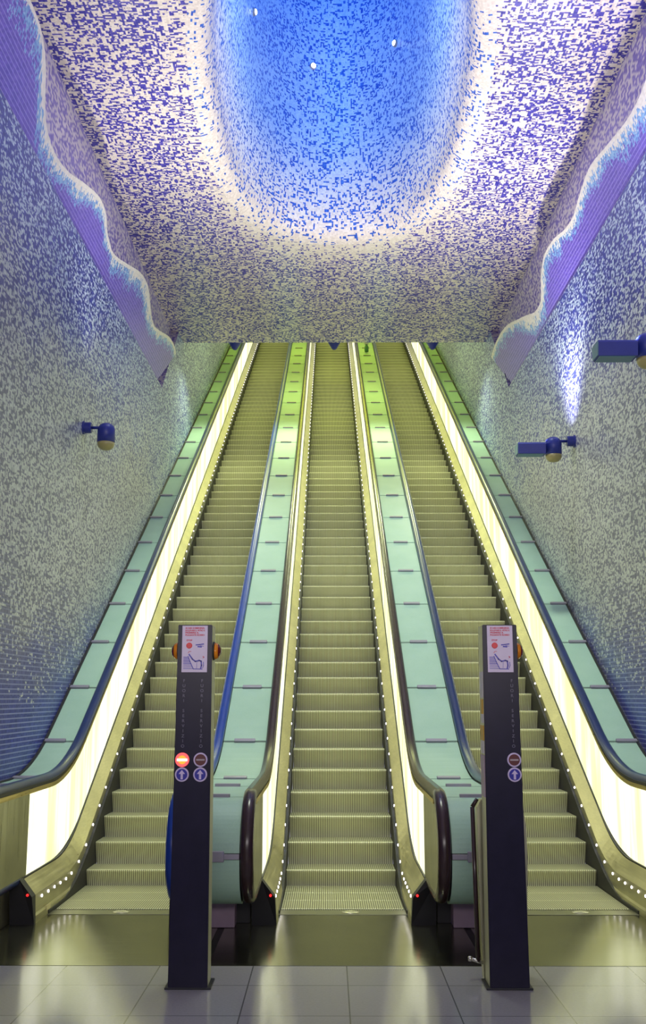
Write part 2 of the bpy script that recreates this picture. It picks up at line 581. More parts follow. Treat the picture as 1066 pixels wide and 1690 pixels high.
# ceiling with the crater ---------------------------------------------
CX, CY, CA, CB, ZC = 0.02, 11.0, 1.38, 3.15, 8.3
def sup(t):
    c, q = math.cos(t), math.sin(t)
    e = 2 / 2.6
    return math.copysign(abs(c) ** e, c), math.copysign(abs(q) ** e, q)
PROF = [(0.90, 0.0), (0.50, 0.003), (0.28, 0.015), (0.17, 0.045), (0.10, 0.09), (0.05, 0.16), (0.01, 0.28), (-0.02, 0.5), (-0.06, 0.85),
        (-0.14, 1.6), (-0.22, 2.6), (-0.30, 3.8), (-0.40, 5.2), (-0.5, 6.2)]
def ceiling():
    x0, x1, y0, y1 = -3.0, 3.0, -1.0, 18.7
    ths = [2 * PI * i / 144 for i in range(144)]
    for cx_, cy_ in ((x0, y0), (x1, y0), (x1, y1), (x0, y1)):
        ths.append((lambda u, v: math.atan2(math.copysign(abs(v) ** 1.3, v), math.copysign(abs(u) ** 1.3, u)) % (2 * PI))((cx_ - CX) / 1.38, (cy_ - CY) / 3.15))
    ths = sorted(set(round(t, 6) for t in ths))
    n = len(ths)
    per = [0.0]
    for i in range(n):
        a, b = ths[i], ths[(i + 1) % n]
        pa = Vector((CA * sup(a)[0], CB * sup(a)[1]))
        pb = Vector((CA * sup(b)[0], CB * sup(b)[1]))
        per.append(per[-1] + (pb - pa).length)
    def edge(t):
        dx, dy = 1.38 * sup(t)[0], 3.15 * sup(t)[1]
        k = 1e9
        if dx > 1e-9: k = min(k, (x1 - CX) / dx)
        if dx < -1e-9: k = min(k, (x0 - CX) / dx)
        if dy > 1e-9: k = min(k, (y1 - CY) / dy)
        if dy < -1e-9: k = min(k, (y0 - CY) / dy)
        return (CX + k * dx, CY + k * dy, ZC)
    def ring(o, h):
        return [(CX + (CA + o) * sup(t)[0], CY + (CB + o) * sup(t)[1], ZC + h) for t in ths]
    R = [[edge(t) for t in ths]] + [ring(o, h) for o, h in PROF]
    vlen = [0.0, 0.0]
    for (o1, h1), (o2, h2) in zip(PROF, PROF[1:]):
        vlen.append(vlen[-1] + math.hypot(o2 - o1, h2 - h1))
    polys = []
    for k in range(len(R) - 1):
        for i in range(n):
            j = (i + 1) % n
            vs = [R[k][i], R[k][j], R[k + 1][j], R[k + 1][i]]
            if k <= 2:
                uv = [(v[0], v[1]) for v in vs]
                mi = 0
            else:
                uv = [(per[i], vlen[k]), (per[i + 1], vlen[k]), (per[i + 1], vlen[k + 1]), (per[i], vlen[k + 1])]
                mi = 1
            polys.append((vs, uv, mi))
    polys.append((R[-1], [(v[0], v[1]) for v in R[-1]], 1))
    # lip of the ceiling and the roof of the shaft behind it
    for a, b in (((18.7, 8.3), (18.75, 9.6)), ((18.75, 9.6), (36.0, 19.5))):
        polys.append(([(-3, a[0], a[1]), (3, a[0], a[1]), (3, b[0], b[1]), (-3, b[0], b[1])], [(-3, 0), (3, 0), (3, 1), (-3, 1)], 2))
    o = uvmesh('ceiling', polys, [M['ceil'], M['crater'], M['shaft']])
    for p in o.data.polygons:
        if p.material_index == 1 and len(p.vertices) == 4:
            p.use_smooth = True
    struct(o)
ceiling()

# wave panels on the walls ----------------------------------------------
LW = [(-1.0, 7.5), (0.5, 7.25), (2.0, 7.05), (3.3, 7.3), (4.6, 7.4), (5.6, 7.12), (6.5, 7.1), (7.31, 7.44), (7.82, 7.62), (8.11, 7.66), (8.45, 7.62), (8.73, 7.46),
      (8.89, 7.25), (9.07, 7.10), (9.39, 7.02), (9.9, 7.07), (10.53, 7.25), (11.1, 7.38), (11.47, 7.36), (11.69, 7.23), (12.11, 7.16),
      (12.82, 7.32), (13.6, 7.52), (14.18, 7.54), (14.62, 7.36), (15.0, 7.28), (15.42, 7.35), (16.2, 7.52), (16.75, 7.55), (16.98, 7.50)]
RW = [(-1.0, 7.5), (0.6, 7.2), (2.0, 7.05), (3.3, 7.3), (4.6, 7.42), (5.6, 7.15), (6.5, 7.08), (7.4, 7.25), (8.51, 7.25), (8.83, 7.21), (9.24, 7.22), (9.89, 7.32), (10.5, 7.41),
      (11.03, 7.35), (11.4, 7.28), (11.8, 7.31), (12.33, 7.42), (12.9, 7.44), (13.25, 7.3), (13.5, 7.09), (13.91, 7.07), (14.4, 7.2), (14.95, 7.34), (15.6, 7.50),
      (16.15, 7.57), (16.8, 7.58), (17.27, 7.53)]
def spline(pts, d):
    for i in range(len(pts) - 1):
        if pts[i][0] <= d <= pts[i + 1][0]:
            p0 = pts[max(0, i - 1)]; p1 = pts[i]; p2 = pts[i + 1]; p3 = pts[min(len(pts) - 1, i + 2)]
            h = p2[0] - p1[0]
            t = (d - p1[0]) / h
            m1 = (p2[1] - p0[1]) / (p2[0] - p0[0]) * h
            m2 = (p3[1] - p1[1]) / (p3[0] - p1[0]) * h
            return (2*t**3 - 3*t*t + 1) * p1[1] + (t**3 - 2*t*t + t) * m1 + (-2*t**3 + 3*t*t) * p2[1] + (t**3 - t*t) * m2
    return pts[-1][1]
def wave(s, pts, dend, label):
    zb = 6.757
    N = 300
    d0, d1 = pts[0][0], pts[-1][0]
    ds = [d0 + (d1 - d0) * i / N for i in range(N + 1)]
    zs = [spline(pts, d) for d in ds]
    rows = 10
    def P(i, r, th):
        t = r / rows
        z = zb + (zs[i] - zb) * t
        d = ds[i] if r else ds[i]
        # slanted free end
        cut = dend + (z - zb) / (zs[-1] - zb) * (d1 - dend)
        d = min(d, cut)
        x = XW + 0.018 - 0.2 * (z - zb) + th
        return (s * x, d, z)
    dist = []
    for i in range(N + 1):
        slope = (zs[min(N, i + 4)] - zs[max(0, i - 4)]) / (ds[min(N, i + 4)] - ds[max(0, i - 4)])
        dist.append(math.cos(math.atan(slope)))
    polys = []
    for i in range(N):
        for r in range(rows):
            k = [(i, r), (i + 1, r), (i + 1, r + 1), (i, r + 1)]
            vs = [P(a, b, 0) for a, b in k]
            if len({tuple(round(c, 5) for c in v) for v in vs}) < 4:
                continue
            polys.append((vs, [(ds[a], (zs[a] - P(a, b, 0)[2]) * dist[a]) for a, b in k], 0))
            vb = [P(a, b, 0.05) for a, b in k][::-1]
            polys.append((vb, [(ds[a], 0.0) for a, b in k], 0))
        if ds[i + 1] <= d1 + 1e-6:
            a, b = P(i, rows, 0), P(i + 1, rows, 0)
            c, d = P(i + 1, rows, 0.05), P(i, rows, 0.05)
            polys.append(([a, b, c, d], [(ds[i], 0), (ds[i + 1], 0), (ds[i + 1], 0), (ds[i], 0)], 0))
    # free end
    for r in range(rows):
        a, b = P(N, r, 0), P(N, r + 1, 0)
        c, d = P(N, r + 1, 0.05), P(N, r, 0.05)
        polys.append(([a, b, c, d], [(0, 0.3)] * 4, 0))
    o = uvmesh('wave_relief', polys, [M['wave']], smooth=False)
    tag(o, label, 'wall relief')
wave(-1, LW, 16.1, 'wavy violet mosaic relief with cream crest above the wall with one lamp')
wave(1, RW, 16.3, 'wavy violet mosaic relief with cream crest above the wall with two box lamps')

# ------------------------------------------------------------------ escalators
def step_mesh():
    bm = bmesh.new()
    prof = [(0.0, -0.006), (0.006, 0.0), (0.340, 0.0), (0.340, -0.04), (0.105, -0.04), (0.105, -0.25), (0.085, -0.25),
            (0.066, -0.185), (0.038, -0.12), (0.012, -0.05), (0.0, -0.02)]
    prism_x(bm, prof, -0.5, 0.5)
    for f in bm.faces:
        if f.normal.z > 0.9:
            f.material_index = 1
    me = bpy.data.meshes.new('step')
    bm.to_mesh(me)
    bm.free()
    me.materials.append(M['step'])
    me.materials.append(M['tread'])
    return me
STEP = step_mesh()

def led_mesh():
    bm = bmesh.new()
    lathe(bm, [(0.0075, 0.006), (0.011, 0.004), (0.0125, -0.002), (0.0125, -0.012)][::-1], axis='X', n=10)
    me = bpy.data.meshes.new('led')
    bm.to_mesh(me)
    bm.free()
    me.materials.append(M['led'])
    return me
LED = led_mesh()

def rail_path(newel=True):
    pts = []
    d = TOP
    zr = 1.035
    while d > 11.5:
        pts.append((d, base(d, 2.6) + zr))
        d -= 1.0
    for i in range(0, 26):
        d = 11.2 - i * 0.1
        pts.append((d, base(d, 2.6) + zr))
    cy, r = 7.62, 0.36
    pts.append((8.3, zr))
    for i in range(0, 25):
        a = PI * i / 24
        pts.append((cy - r * math.sin(a), zr - r + r * math.cos(a)))
    pts.append((8.25, zr - 2 * r))
    return pts
RAILP = rail_path()
def rail(xc, mat, parent):
    bm = bmesh.new()
    # C-shaped grip: rounded top, flat inside
    w, h = 0.046, 0.036
    sec = []
    for i in range(9):
        a = PI * i / 8
        sec.append((w * math.cos(a), -0.004 + h * math.sin(a)))
    sec += [(-w, -0.02), (-0.024, -0.03), (0.024, -0.03), (w, -0.02)]
    rings = []
    for i, (y, z) in enumerate(RAILP):
        a = RAILP[max(0, i - 1)]; b = RAILP[min(len(RAILP) - 1, i + 1)]
        t = Vector((b[0] - a[0], b[1] - a[1])).normalized()
        nrm = Vector((t.y, -t.x))           # outward (up on the incline)
        rings.append([bm.verts.new((xc + u, y + nrm.x * v, z + nrm.y * v)) for u, v in sec])
    n = len(sec)
    for a, b in zip(rings, rings[1:]):
        for i in range(n):
            j = (i + 1) % n
            bm.faces.new((a[i], a[j], b[j], b[i]))
    bm.faces.new(rings[0]); bm.faces.new(rings[-1][::-1])
    bmesh.ops.recalc_face_normals(bm, faces=bm.faces)
    obj('handrail', bm, mat, parent, smooth=True)

def escalator(xc, label, rails, leds):
    root = thing('escalator', label, 'escalator', (xc, 8.0, 0), 'escalators side by side in the hall')
    inv = lambda o: o
    hold = bpy.data.objects
    Y0 = -8.0                                  # parts are modelled in hall coordinates, root sits at the foot
    def part(name, bm, m, smooth=False):
        o = obj(name, bm, m, root, smooth)
        o.location = (0, Y0, 0)
        return o
    # steps
    k = -3
    while NOSE0 + k * RUN < TOP - 0.4:
        o = bpy.data.objects.new('step', STEP)
        C.objects.link(o)
        o.parent = root
        z = 0.0 if k < 0 else 0.138 + k * RISE
        o.location = (0, NOSE0 + k * RUN + Y0, z)
        k += 1
    # floor plate, comb plate with teeth, badge
    bm = bmesh.new(); box(bm, -0.895, 0.895, 7.06, 8.62, -0.05, 0.0, 0.002); part('floor_plate', bm, M['plate'])
    bm = bmesh.new(); box(bm, -0.52, 0.52, 8.63, 8.80, -0.05, 0.003, 0.002)
    for i in range(55):
        x = -0.495 + 0.99 * i / 54
        box(bm, x - 0.0045, x + 0.0045, 8.80, 8.85, -0.02, 0.002)
    cp = part('comb_plate', bm, M['comb'])
    bm = bmesh.new()
    lathe(bm, [(0.055, 0.0), (0.055, 0.004), (0.046, 0.006), (0.036, 0.0045)], n=28)
    bmesh.ops.scale(bm, vec=(1.25, 0.8, 1), verts=bm.verts)
    bd = obj('maker_badge', bm, M['silver'], cp); bd.location = (0.06, 8.715, 0.003)
    for s in (-1, 1):
        v = lambda pts: [(s * x, z) for x, z in pts]
        ds = stations(8.30, TOP)
        bm = bmesh.new()
        rings = []
        for d in stations(8.66, TOP):
            t = min(1.0, max(0.0, (d - 9.15) / 0.7))
            zt = 0.028 + 0.095 * t
            rings.append([bm.verts.new((s * x, d, base(d) + z)) for x, z in ((0.5045, -0.25), (0.5045, zt), (0.53, zt), (0.53, -0.25))])
        for a, b in zip(rings, rings[1:]):
            for i in range(4):
                j = (i + 1) % 4
                bm.faces.new((a[i], a[j], b[j], b[i]))
        bm.faces.new(rings[0]); bm.faces.new(rings[-1][::-1])
        bmesh.ops.recalc_face_normals(bm, faces=bm.faces)
        part('skirt_brush', bm, M['black'])
        bm = bmesh.new(); sweep(bm, v([(0.522, -0.02), (0.512, 0.0), (0.514, 0.055), (0.527, 0.07), (0.533, 0.205), (0.625, 0.325), (0.66, 0.325), (0.66, -0.02)]), ds)
        part('skirt_panel', bm, M['skirt'])
        bm = bmesh.new(); sweep(bm, v([(0.622, 0.323), (0.622, 0.337), (0.66, 0.337), (0.66, 0.323)]), ds); part('seal_strip', bm, M['black'])
        bm = bmesh.new(); sweep(bm, v([(0.635, 0.337), (0.635, 0.955), (0.655, 0.955), (0.655, 0.337)]), stations(8.40, TOP), 2.2); part('light_panel', bm, M['lit'])
        bm = bmesh.new(); sweep(bm, v([(0.638, 0.93), (0.638, 1.008), (0.711, 1.008), (0.711, 0.93)]), stations(7.62, TOP), 2.4); part('rail_track', bm, M['black'])
        bm = bmesh.new(); sweep(bm, v([(0.630, 0.95), (0.630, 0.985), (0.6375, 0.985), (0.6375, 0.95)]), stations(7.62, TOP), 2.4); part('track_trim', bm, M['gold'])
        # newel cladding: steel cheek with a round nose
        poly = [(8.405, 0.34), (8.405, 0.955), (7.62, 0.955)]
        for i in range(1, 16):
            a = PI * i / 16
            poly.append((7.62 - 0.325 * math.sin(a), 0.64 + 0.325 * math.cos(a)))
        poly += [(7.62, 0.315), (8.30, 0.325)]
        bm = bmesh.new(); prism_x(bm, poly, s * 0.632, s * 0.70); part('newel_cheek', bm, M['clad'])
        # black end cap of the skirt with its red sensor
        bm = bmesh.new()
        capp = [(0.512, 0.0), (0.522, 0.21), (0.622, 0.335), (0.70, 0.335), (0.70, 0.0)]
        a = [bm.verts.new((s * x, 8.30, z)) for x, z in capp]
        b = [bm.verts.new((s * x, 8.20 if z > 0.1 else 8.26, z)) for x, z in capp]
        bm.faces.new(a); bm.faces.new(b[::-1])
        for i in range(5):
            j = (i + 1) % 5
            bm.faces.new((a[i], b[i], b[j], a[j]))
        bmesh.ops.recalc_face_normals(bm, faces=bm.faces)
        ec = part('skirt_end_cap', bm, M['dark'])
        bm = bmesh.new(); lathe(bm, [(0.010, 0.0), (0.010, 0.006), (0.006, 0.009)], n=12, axis='Y')
        rl = obj('sensor_light', bm, M['redled'], ec); rl.location = (s * 0.555, 8.198, 0.225); rl.rotation_euler = (PI, 0, 0)
        if s in leds:
            n = 0
            d = 8.52
            bmr = bmesh.new()
            lim = 98 if len(leds) == 1 else 50
            while d < 33.0:
                loc = (s * 0.531, d, base(d) + 0.165)
                if n < lim:
                    o = bpy.data.objects.new('skirt_light', LED)
                    C.objects.link(o); o.parent = root
                    o.location = (loc[0], loc[1] + Y0, loc[2])
                    if s > 0:
                        o.rotation_euler = (0, 0, PI)
                else:
                    t = bmesh.new(); t.from_mesh(LED)
                    if s > 0:
                        bmesh.ops.rotate(t, cent=(0, 0, 0), matrix=Matrix.Rotation(PI, 3, 'Z'), verts=t.verts)
                    bmesh.ops.translate(t, vec=loc, verts=t.verts)
                    tm = bpy.data.meshes.new('t'); t.to_mesh(tm); t.free()
                    bmr.from_mesh(tm); bpy.data.meshes.remove(tm)
                n += 1
                d += 0.19 if d < 9.3 else 0.262
            if len(bmr.verts):
                so = part('skirt_light_row', bmr, M['led']); so['kind'] = 'stuff'
            else:
                bmr.free()
        rail_o = rail(s * 0.668, rails[0 if s < 0 else 1], root)
    for ch in root.children:
        if ch.name.startswith('handrail'):
            ch.location = (0, Y0, 0)
    if xc < 0:
        bm = bmesh.new(); box(bm, -0.5125, -0.5105, 8.60, 8.72, 0.035, 0.075)
        part('skirt_sticker', bm, M['sticker'])
    return root

escalator(-SP, 'escalator with a navy and a bright blue handrail, beside the wall with one lamp', (M['rail_navy'], M['rail_blue']), (-1,))
escalator(0.0, 'middle escalator with brown-black handrails, running between the two dark pillars', (M['rail_brown'], M['rail_brown']), (-1, 1))
escalator(SP, 'escalator with navy handrails, beside the wall with two box lamps', (M['rail_navy'], M['rail_navy']), (1,))

# ------------------------------------------------------------------ decks between and beside the escalators
JOINTS = [7.62, 8.50, 9.18] + [10.16 + 0.9 * k for k in range(27)]
def deck(xl, xr, zr, name, label, cat, group, newel, bx):
    root = thing(name, label, cat, ((xl + xr) / 2, 8.0, 0), group)
    ox = -(xl + xr) / 2
    def part(nm, bm, m, smooth=False, parent=root):
        o = obj(nm, bm, m, parent, smooth)
        if parent is root:
            o.location = (ox, -8.0, 0)
        return o
    for a, b in zip(JOINTS, JOINTS[1:]):
        bm = bmesh.new()
        g = 0.014
        sweep(bm, [(xl, zr - 0.014), (xl, zr), (xr, zr), (xr, zr - 0.014)], stations(a + g, b - g), 2.5)
        part('glass_panel', bm, M['glass'])
    for a in JOINTS:
        z = base(a, 2.5) + zr
        sl = math.atan(SL) if a > 9.9 else (0.25 if a > 9.1 else 0.0)
        bm = bmesh.new()
        box(bm, -0.1, 0.1, -0.022, 0.022, -0.012, 0.022, 0.004)
        o = obj('bracket', bm, M['bracket'], root)
        o.location = (bx, a - 8.0, z)
        o.rotation_euler = (sl, 0, 0)
    bm = bmesh.new()
    sweep(bm, [(xl, zr - 0.12), (xl, zr - 0.06), (xr, zr - 0.06), (xr, zr - 0.12)], stations(7.9, TOP), 2.5)
    part('deck_frame', bm, M['dark'])
    if newel:
        cy, R = 7.62, zr - 0.64
        for p0, p1 in ((1.5, 86.0), (93.0, 180.0)):
            bm = bmesh.new()
            rings = []
            for i in range(17):
                t = math.radians(p0 + (p1 - p0) * i / 16)
                rings.append([bm.verts.new((x, cy - r * math.sin(t), 0.64 + r * math.cos(t))) for x, r in ((xl, R - 0.014), (xl, R), (xr, R), (xr, R - 0.014))])
            for a, b in zip(rings, rings[1:]):
                for i in range(4):
                    j = (i + 1) % 4
                    bm.faces.new((a[i], a[j], b[j], b[i]))
            bm.faces.new(rings[0]); bm.faces.new(rings[-1][::-1])
            bmesh.ops.recalc_face_normals(bm, faces=bm.faces)
            part('newel_glass', bm, M['glass'])
        # drum behind the glass
        bm = bmesh.new()
        poly = [(8.4, zr - 0.03), (7.62, zr - 0.03)]
        for i in range(1, 20):
            a = PI * i / 20
            poly.append((cy - (R - 0.018) * math.sin(a), 0.64 + (R - 0.018) * math.cos(a)))
        poly += [(7.62, 0.64 - R + 0.018), (8.4, 0.64 - R + 0.018)]
        prism_x(bm, poly, xl, xr)
        part('newel_drum', bm, M['dark'])
        t = math.radians(89.5)
        bm = bmesh.new(); box(bm, xl, xr, cy - R - 0.006, cy - R + 0.03, 0.64 - 0.016, 0.64 + 0.02, 0.003)
        part('joint_bar', bm, M['bracket'])
        bm = bmesh.new(); box(bm, -0.1, 0.1, -0.02, 0.01, -0.035, 0.035, 0.004)
        o = obj('bracket', bm, M['bracket'], root); o.location = (bx, cy - R - 8.0 - 0.004, 0.645)
        bm = bmesh.new(); box(bm, -0.1, 0.1, 8.16, 8.33, 0.002, 0.30, 0.003); o = part('pedestal', bm, M['pink'])
        o.location = (0, -8.0, 0)
        bm = bmesh.new(); box(bm, xl - 0.0, xr + 0.0, 8.33, 9.3, 0.002, 0.96); part('base_casing', bm, M['dark'])
    else:
        bm = bmesh.new(); box(bm, xl, xr, 7.9, 9.3, 0.002, 0.94); part('base_casing', bm, M['clad'])
        wx = XW if xl > 0 else -XW
        e0, e1 = (wx - 0.03, wx - 0.004) if wx > 0 else (wx + 0.004, wx + 0.03)
        bm = bmesh.new(); sweep(bm, [(e0, zr - 0.05), (e0, zr + 0.012), (e1, zr + 0.012), (e1, zr - 0.05)], stations(7.62, TOP), 2.5)
        part('wall_edge_trim', bm, M['black'])
    return root
ZR = 1.0
g1 = 'glass topped dividers between the escalators'
deck(-SP / 2 - 0.203, -SP / 2 + 0.203, ZR, 'escalator_divider', 'turquoise glass divider ending in a drum behind the pillar with four round signals', 'divider', g1, True, 0.0)
deck(SP / 2 - 0.203, SP / 2 + 0.203, ZR, 'escalator_divider', 'turquoise glass divider ending in a drum behind the pillar with two round signals', 'divider', g1, True, 0.0)
g2 = 'glass decks along the walls'
deck(-XW + 0.028, -SP - 0.715, ZR, 'balustrade_deck', 'narrow turquoise glass deck along the wall with one lamp', 'balustrade deck', g2, False, -0.05)
deck(SP + 0.715, XW - 0.028, ZR, 'balustrade_deck', 'narrow turquoise glass deck along the wall with two box lamps', 'balustrade deck', g2, False, 0.05)

# ------------------------------------------------------------------ control pillars
def text_mesh(name, body, size, mat, parent, loc, width=None, bold=0.0):
    cu = bpy.data.curves.new('t', 'FONT')
    cu.body = body
    cu.size = size
    cu.align_x = 'CENTER'
    cu.extrude = 0.0006
    cu.offset = bold
    to = bpy.data.objects.new('t', cu)
    C.objects.link(to)
    bpy.context.view_layer.update()
    me = bpy.data.meshes.new_from_object(to.evaluated_get(bpy.context.evaluated_depsgraph_get()))
    bpy.data.objects.remove(to)
    bpy.data.curves.remove(cu)
    xs = [v.co.x for v in me.vertices]
    k = 1.0
    if width and xs:
        k = width / (max(xs) - min(xs))
    for v in me.vertices:
        v.co.x *= k
    me.materials.clear()
    me.materials.append(mat)
    me.name = name
    o = bpy.data.objects.new(name, me)
    C.objects.link(o)
    o.parent = parent
    o.location = loc
    o.rotation_euler = (PI / 2, 0, 0)
    return o

def stroke(bm, pts, wd, y0, y1):
    """thick polyline in the (x,z) plane"""
    for (xa, za), (xb, zb) in zip(pts, pts[1:]):
        d = Vector((xb - xa, zb - za)); L = d.length or 1e-6
        n = Vector((-d.y, d.x)) / L * wd / 2
        e = d / L * wd * 0.3
        q = [(xa - e.x + n.x, za - e.y + n.y), (xa - e.x - n.x, za - e.y - n.y), (xb + e.x - n.x, zb + e.y - n.y), (xb + e.x + n.x, zb + e.y + n.y)]
        prism_y(bm, q, y0, y1)

def pillar(xc, label, columns, lit, domes):
    H, DY = 2.15, 6.5
    root = thing('control_pillar', label, 'pillar', (xc, DY, 0), 'control pillars at the foot of the escalators')
    wt, wb = 0.107, 0.118
    dep = 0.20
    def slab(x0t, x0b, y0, y1, z0, z1, m, nm):
        bm = bmesh.new()
        a = [bm.verts.new((s * x, y, z)) for z, x in ((z0, x0b), (z1, x0t)) for y in (y0, y1) for s in (-1, 1)]
        idx = [(0, 1, 3, 2), (4, 6, 7, 5), (0, 4, 5, 1), (2, 3, 7, 6), (0, 2, 6, 4), (1, 5, 7, 3)]
        for f in idx:
            bm.faces.new([a[i] for i in f])
        bmesh.ops.recalc_face_normals(bm, faces=bm.faces)
        bmesh.ops.bevel(bm, geom=list(bm.edges), offset=0.004, segments=2, affect='EDGES')
        return obj(nm, bm, m, root)
    slab(wt - 0.002, wb - 0.002, 0.014, dep, 0.0, H, M['pillar'], 'pillar_body')
    slab(wt, wb, 0.0, 0.013, 0.01, H, M['panel'], 'front_panel')
    bm = bmesh.new(); box(bm, -wb - 0.02, wb + 0.02, 0.0, dep + 0.02, 0.0, 0.012, 0.003); obj('foot_plate', bm, M['dark'], root)
    # instruction plate
    bm = bmesh.new(); box(bm, -0.080, 0.080, -0.006, 0.0, H - 0.295, H - 0.006, 0.002)
    sg = obj('instruction_plate', bm, M['paper'], root)
    top = H - 0.006
    L = [('IN CASO DI EMERGENZA', 0.120), ('SOLLEVARE IL VETRO E', 0.122), ('PREMERE IL', 0.085), ('PULSANTE ROSSO', 0.120)]
    for i, (t, wd) in enumerate(L):
        text_mesh('warning_text', t, 0.0135, M['redtext'], sg, (0.0 if wd > 0.1 else -0.018, -0.0065, top - 0.020 - 0.0143 * i), wd, 0.0006)
    text_mesh('stop_text', 'STOP', 0.014, M['redtext'], sg, (-0.034, -0.0065, top - 0.096), 0.036, 0.0006)
    bm = bmesh.new(); lathe(bm, [(0.0185, 0.0), (0.0185, 0.003), (0.016, 0.0045)], n=28, axis='Y')
    o = obj('stop_button', bm, M['red'], sg); o.location = (-0.034, -0.006, top - 0.124); o.rotation_euler = (PI, 0, 0)
    # pointing hand drawn in blue
    bm = bmesh.new()
    z = top - 0.124
    stroke(bm, [(0.008, z + 0.004), (0.030, z + 0.006), (0.056, z + 0.010)], 0.007, -0.0074, -0.006)
    stroke(bm, [(0.020, z - 0.006), (0.042, z - 0.008)], 0.009, -0.0074, -0.006)
    stroke(bm, [(0.034, z + 0.000), (0.056, z - 0.004)], 0.003, -0.0074, -0.006)
    obj('hand_drawing', bm, M['bluep'], sg)
    # picture of the escalator foot
    bm = bmesh.new()
    zt = top - 0.196
    for i in range(8):
        stroke(bm, [(-0.068, zt - 0.010 * i), (-0.040 + 0.0042 * i, zt - 0.010 * i)], 0.0050 if i < 5 else 0.003, -0.0072, -0.006)
    stroke(bm, [(-0.040, zt + 0.006), (-0.026, zt - 0.030), (-0.006, zt - 0.072), (0.050, zt - 0.073)], 0.005, -0.0074, -0.006)
    stroke(bm, [(-0.034, zt + 0.018), (-0.012, zt - 0.012), (0.006, zt - 0.026), (0.030, zt - 0.020), (0.042, zt - 0.024), (0.045, zt - 0.050), (0.040, zt - 0.070)], 0.0085, -0.0078, -0.006)
    stroke(bm, [(0.016, zt - 0.032), (0.014, zt - 0.068)], 0.002, -0.0072, -0.006)
    stroke(bm, [(0.056, zt - 0.030), (0.058, zt - 0.05), (0.052, zt - 0.066)], 0.004, -0.0072, -0.006)
    obj('escalator_drawing', bm, M['bluep'], sg)
    bm = bmesh.new()
    stroke(bm, [(0.052, zt + 0.006), (0.060, zt + 0.000), (0.053, zt - 0.004)], 0.004, -0.0074, -0.006)
    stroke(bm, [(-0.040, zt + 0.026), (-0.034, zt + 0.036), (-0.022, zt + 0.036)], 0.003, -0.0074, -0.006)
    obj('arrow_drawing', bm, M['redtext'], sg)
    # columns of letters and the round signals below
    for ci, cxx in enumerate(columns):
        word = 'FUORI SERVIZIO'
        for i, chh in enumerate(word):
            if chh != ' ':
                text_mesh('letter', chh, 0.026, M['letters'], root, (cxx, -0.0008, 1.795 - 0.0305 * i), None, 0.0004)
        on = lit and ci == 0
        for kind, z in (('no_entry_signal', 1.325), ('arrow_signal', 1.237)):
            bm = bmesh.new()
            lathe(bm, [(0.043, 0.0), (0.043, 0.004), (0.040, 0.006)], n=36, axis='Y')
            o = obj(kind, bm, M['redglow'] if (on and kind == 'no_entry_signal') else M['ringw'], root)
            o.location = (cxx, 0.0, z); o.rotation_euler = (PI, 0, 0)
            face = bmesh.new()
            lathe(face, [(0.034 if not on or kind != 'no_entry_signal' else 0.026, 0.006), (0.033 if not on or kind != 'no_entry_signal' else 0.024, 0.0072)], n=36, axis='Y')
            if kind == 'no_entry_signal':
                obj('signal_face', face, M['orangeglow'] if on else M['maroon'], o)
                bb = bmesh.new(); wbar = 0.032 if on else 0.026
                box(bb, -wbar, wbar, 0.007, 0.009, -0.0075 if on else -0.005, 0.0075 if on else 0.005, 0.0008)
                obj('signal_bar', bb, M['whiteglow'] if on else M['bar'], o)
            else:
                obj('signal_face', face, M['sblue'], o)
                bb = bmesh.new()
                prism_y(bb, [(-0.007, 0.028), (0.007, 0.028), (0.007, -0.004), (0.020, -0.004), (0.0, -0.028), (-0.020, -0.004), (-0.007, -0.004)], 0.007, 0.009)
                obj('signal_arrow', bb, M['ringw'], o)
    for s in domes:
        bm = bmesh.new()
        lathe(bm, [(0.058, 0.0), (0.058, 0.008), (0.056, 0.010)], n=24, axis='X')
        c = obj('dome_collar', bm, M['dark'], root)
        c.location = (s * 0.106, 0.09, 1.99)
        if s < 0: c.rotation_euler = (0, 0, PI)
        bm = bmesh.new()
        lathe(bm, [(0.053 * math.cos(a), 0.010 + 0.042 * math.sin(a)) for a in [PI / 2 * i / 8 * 0.97 for i in range(9)]], n=24, axis='X')
        for f in bm.faces:
            f.material_index = 0 if f.calc_center_median().x < 0.031 else 1
        dm = obj('signal_dome', bm, [M['amber'], M['redlens']], root, smooth=True)
        dm.location = (s * 0.106, 0.09, 1.99)
        if s < 0: dm.rotation_euler = (0, 0, PI)
        dm['label'] = 'amber and red signal dome'
    return root

pillar(-0.95, 'dark pillar with four round signals, the upper one lit red, between two escalators', (-0.062, 0.050), True, (-1, 1))
pr = pillar(0.955, 'dark pillar with two unlit round signals and peeling stickers down its side', (0.066,), False, (1,))
# stickers on the side that faces the middle escalator
for z0, z1, y0, y1, m in ((1.70, 1.86, 0.03, 0.15, 'stickw'), (1.60, 1.69, 0.05, 0.13, 'sticko'), (1.545, 1.60, 0.03, 0.12, 'stickw'), (1.44, 1.53, 0.03, 0.16, 'sticko'),
                          (1.36, 1.435, 0.04, 0.15, 'stickw'), (1.10, 1.35, 0.03, 0.17, 'pink')):
    bm = bmesh.new()
    xx = -0.105 - 0.011 * (1 - (z0 + z1) / 2 / 2.15) - 0.003
    box(bm, xx - 0.002, xx + 0.006, y0, y1, z0, z1)
    obj('side_sticker', bm, M[m], pr)
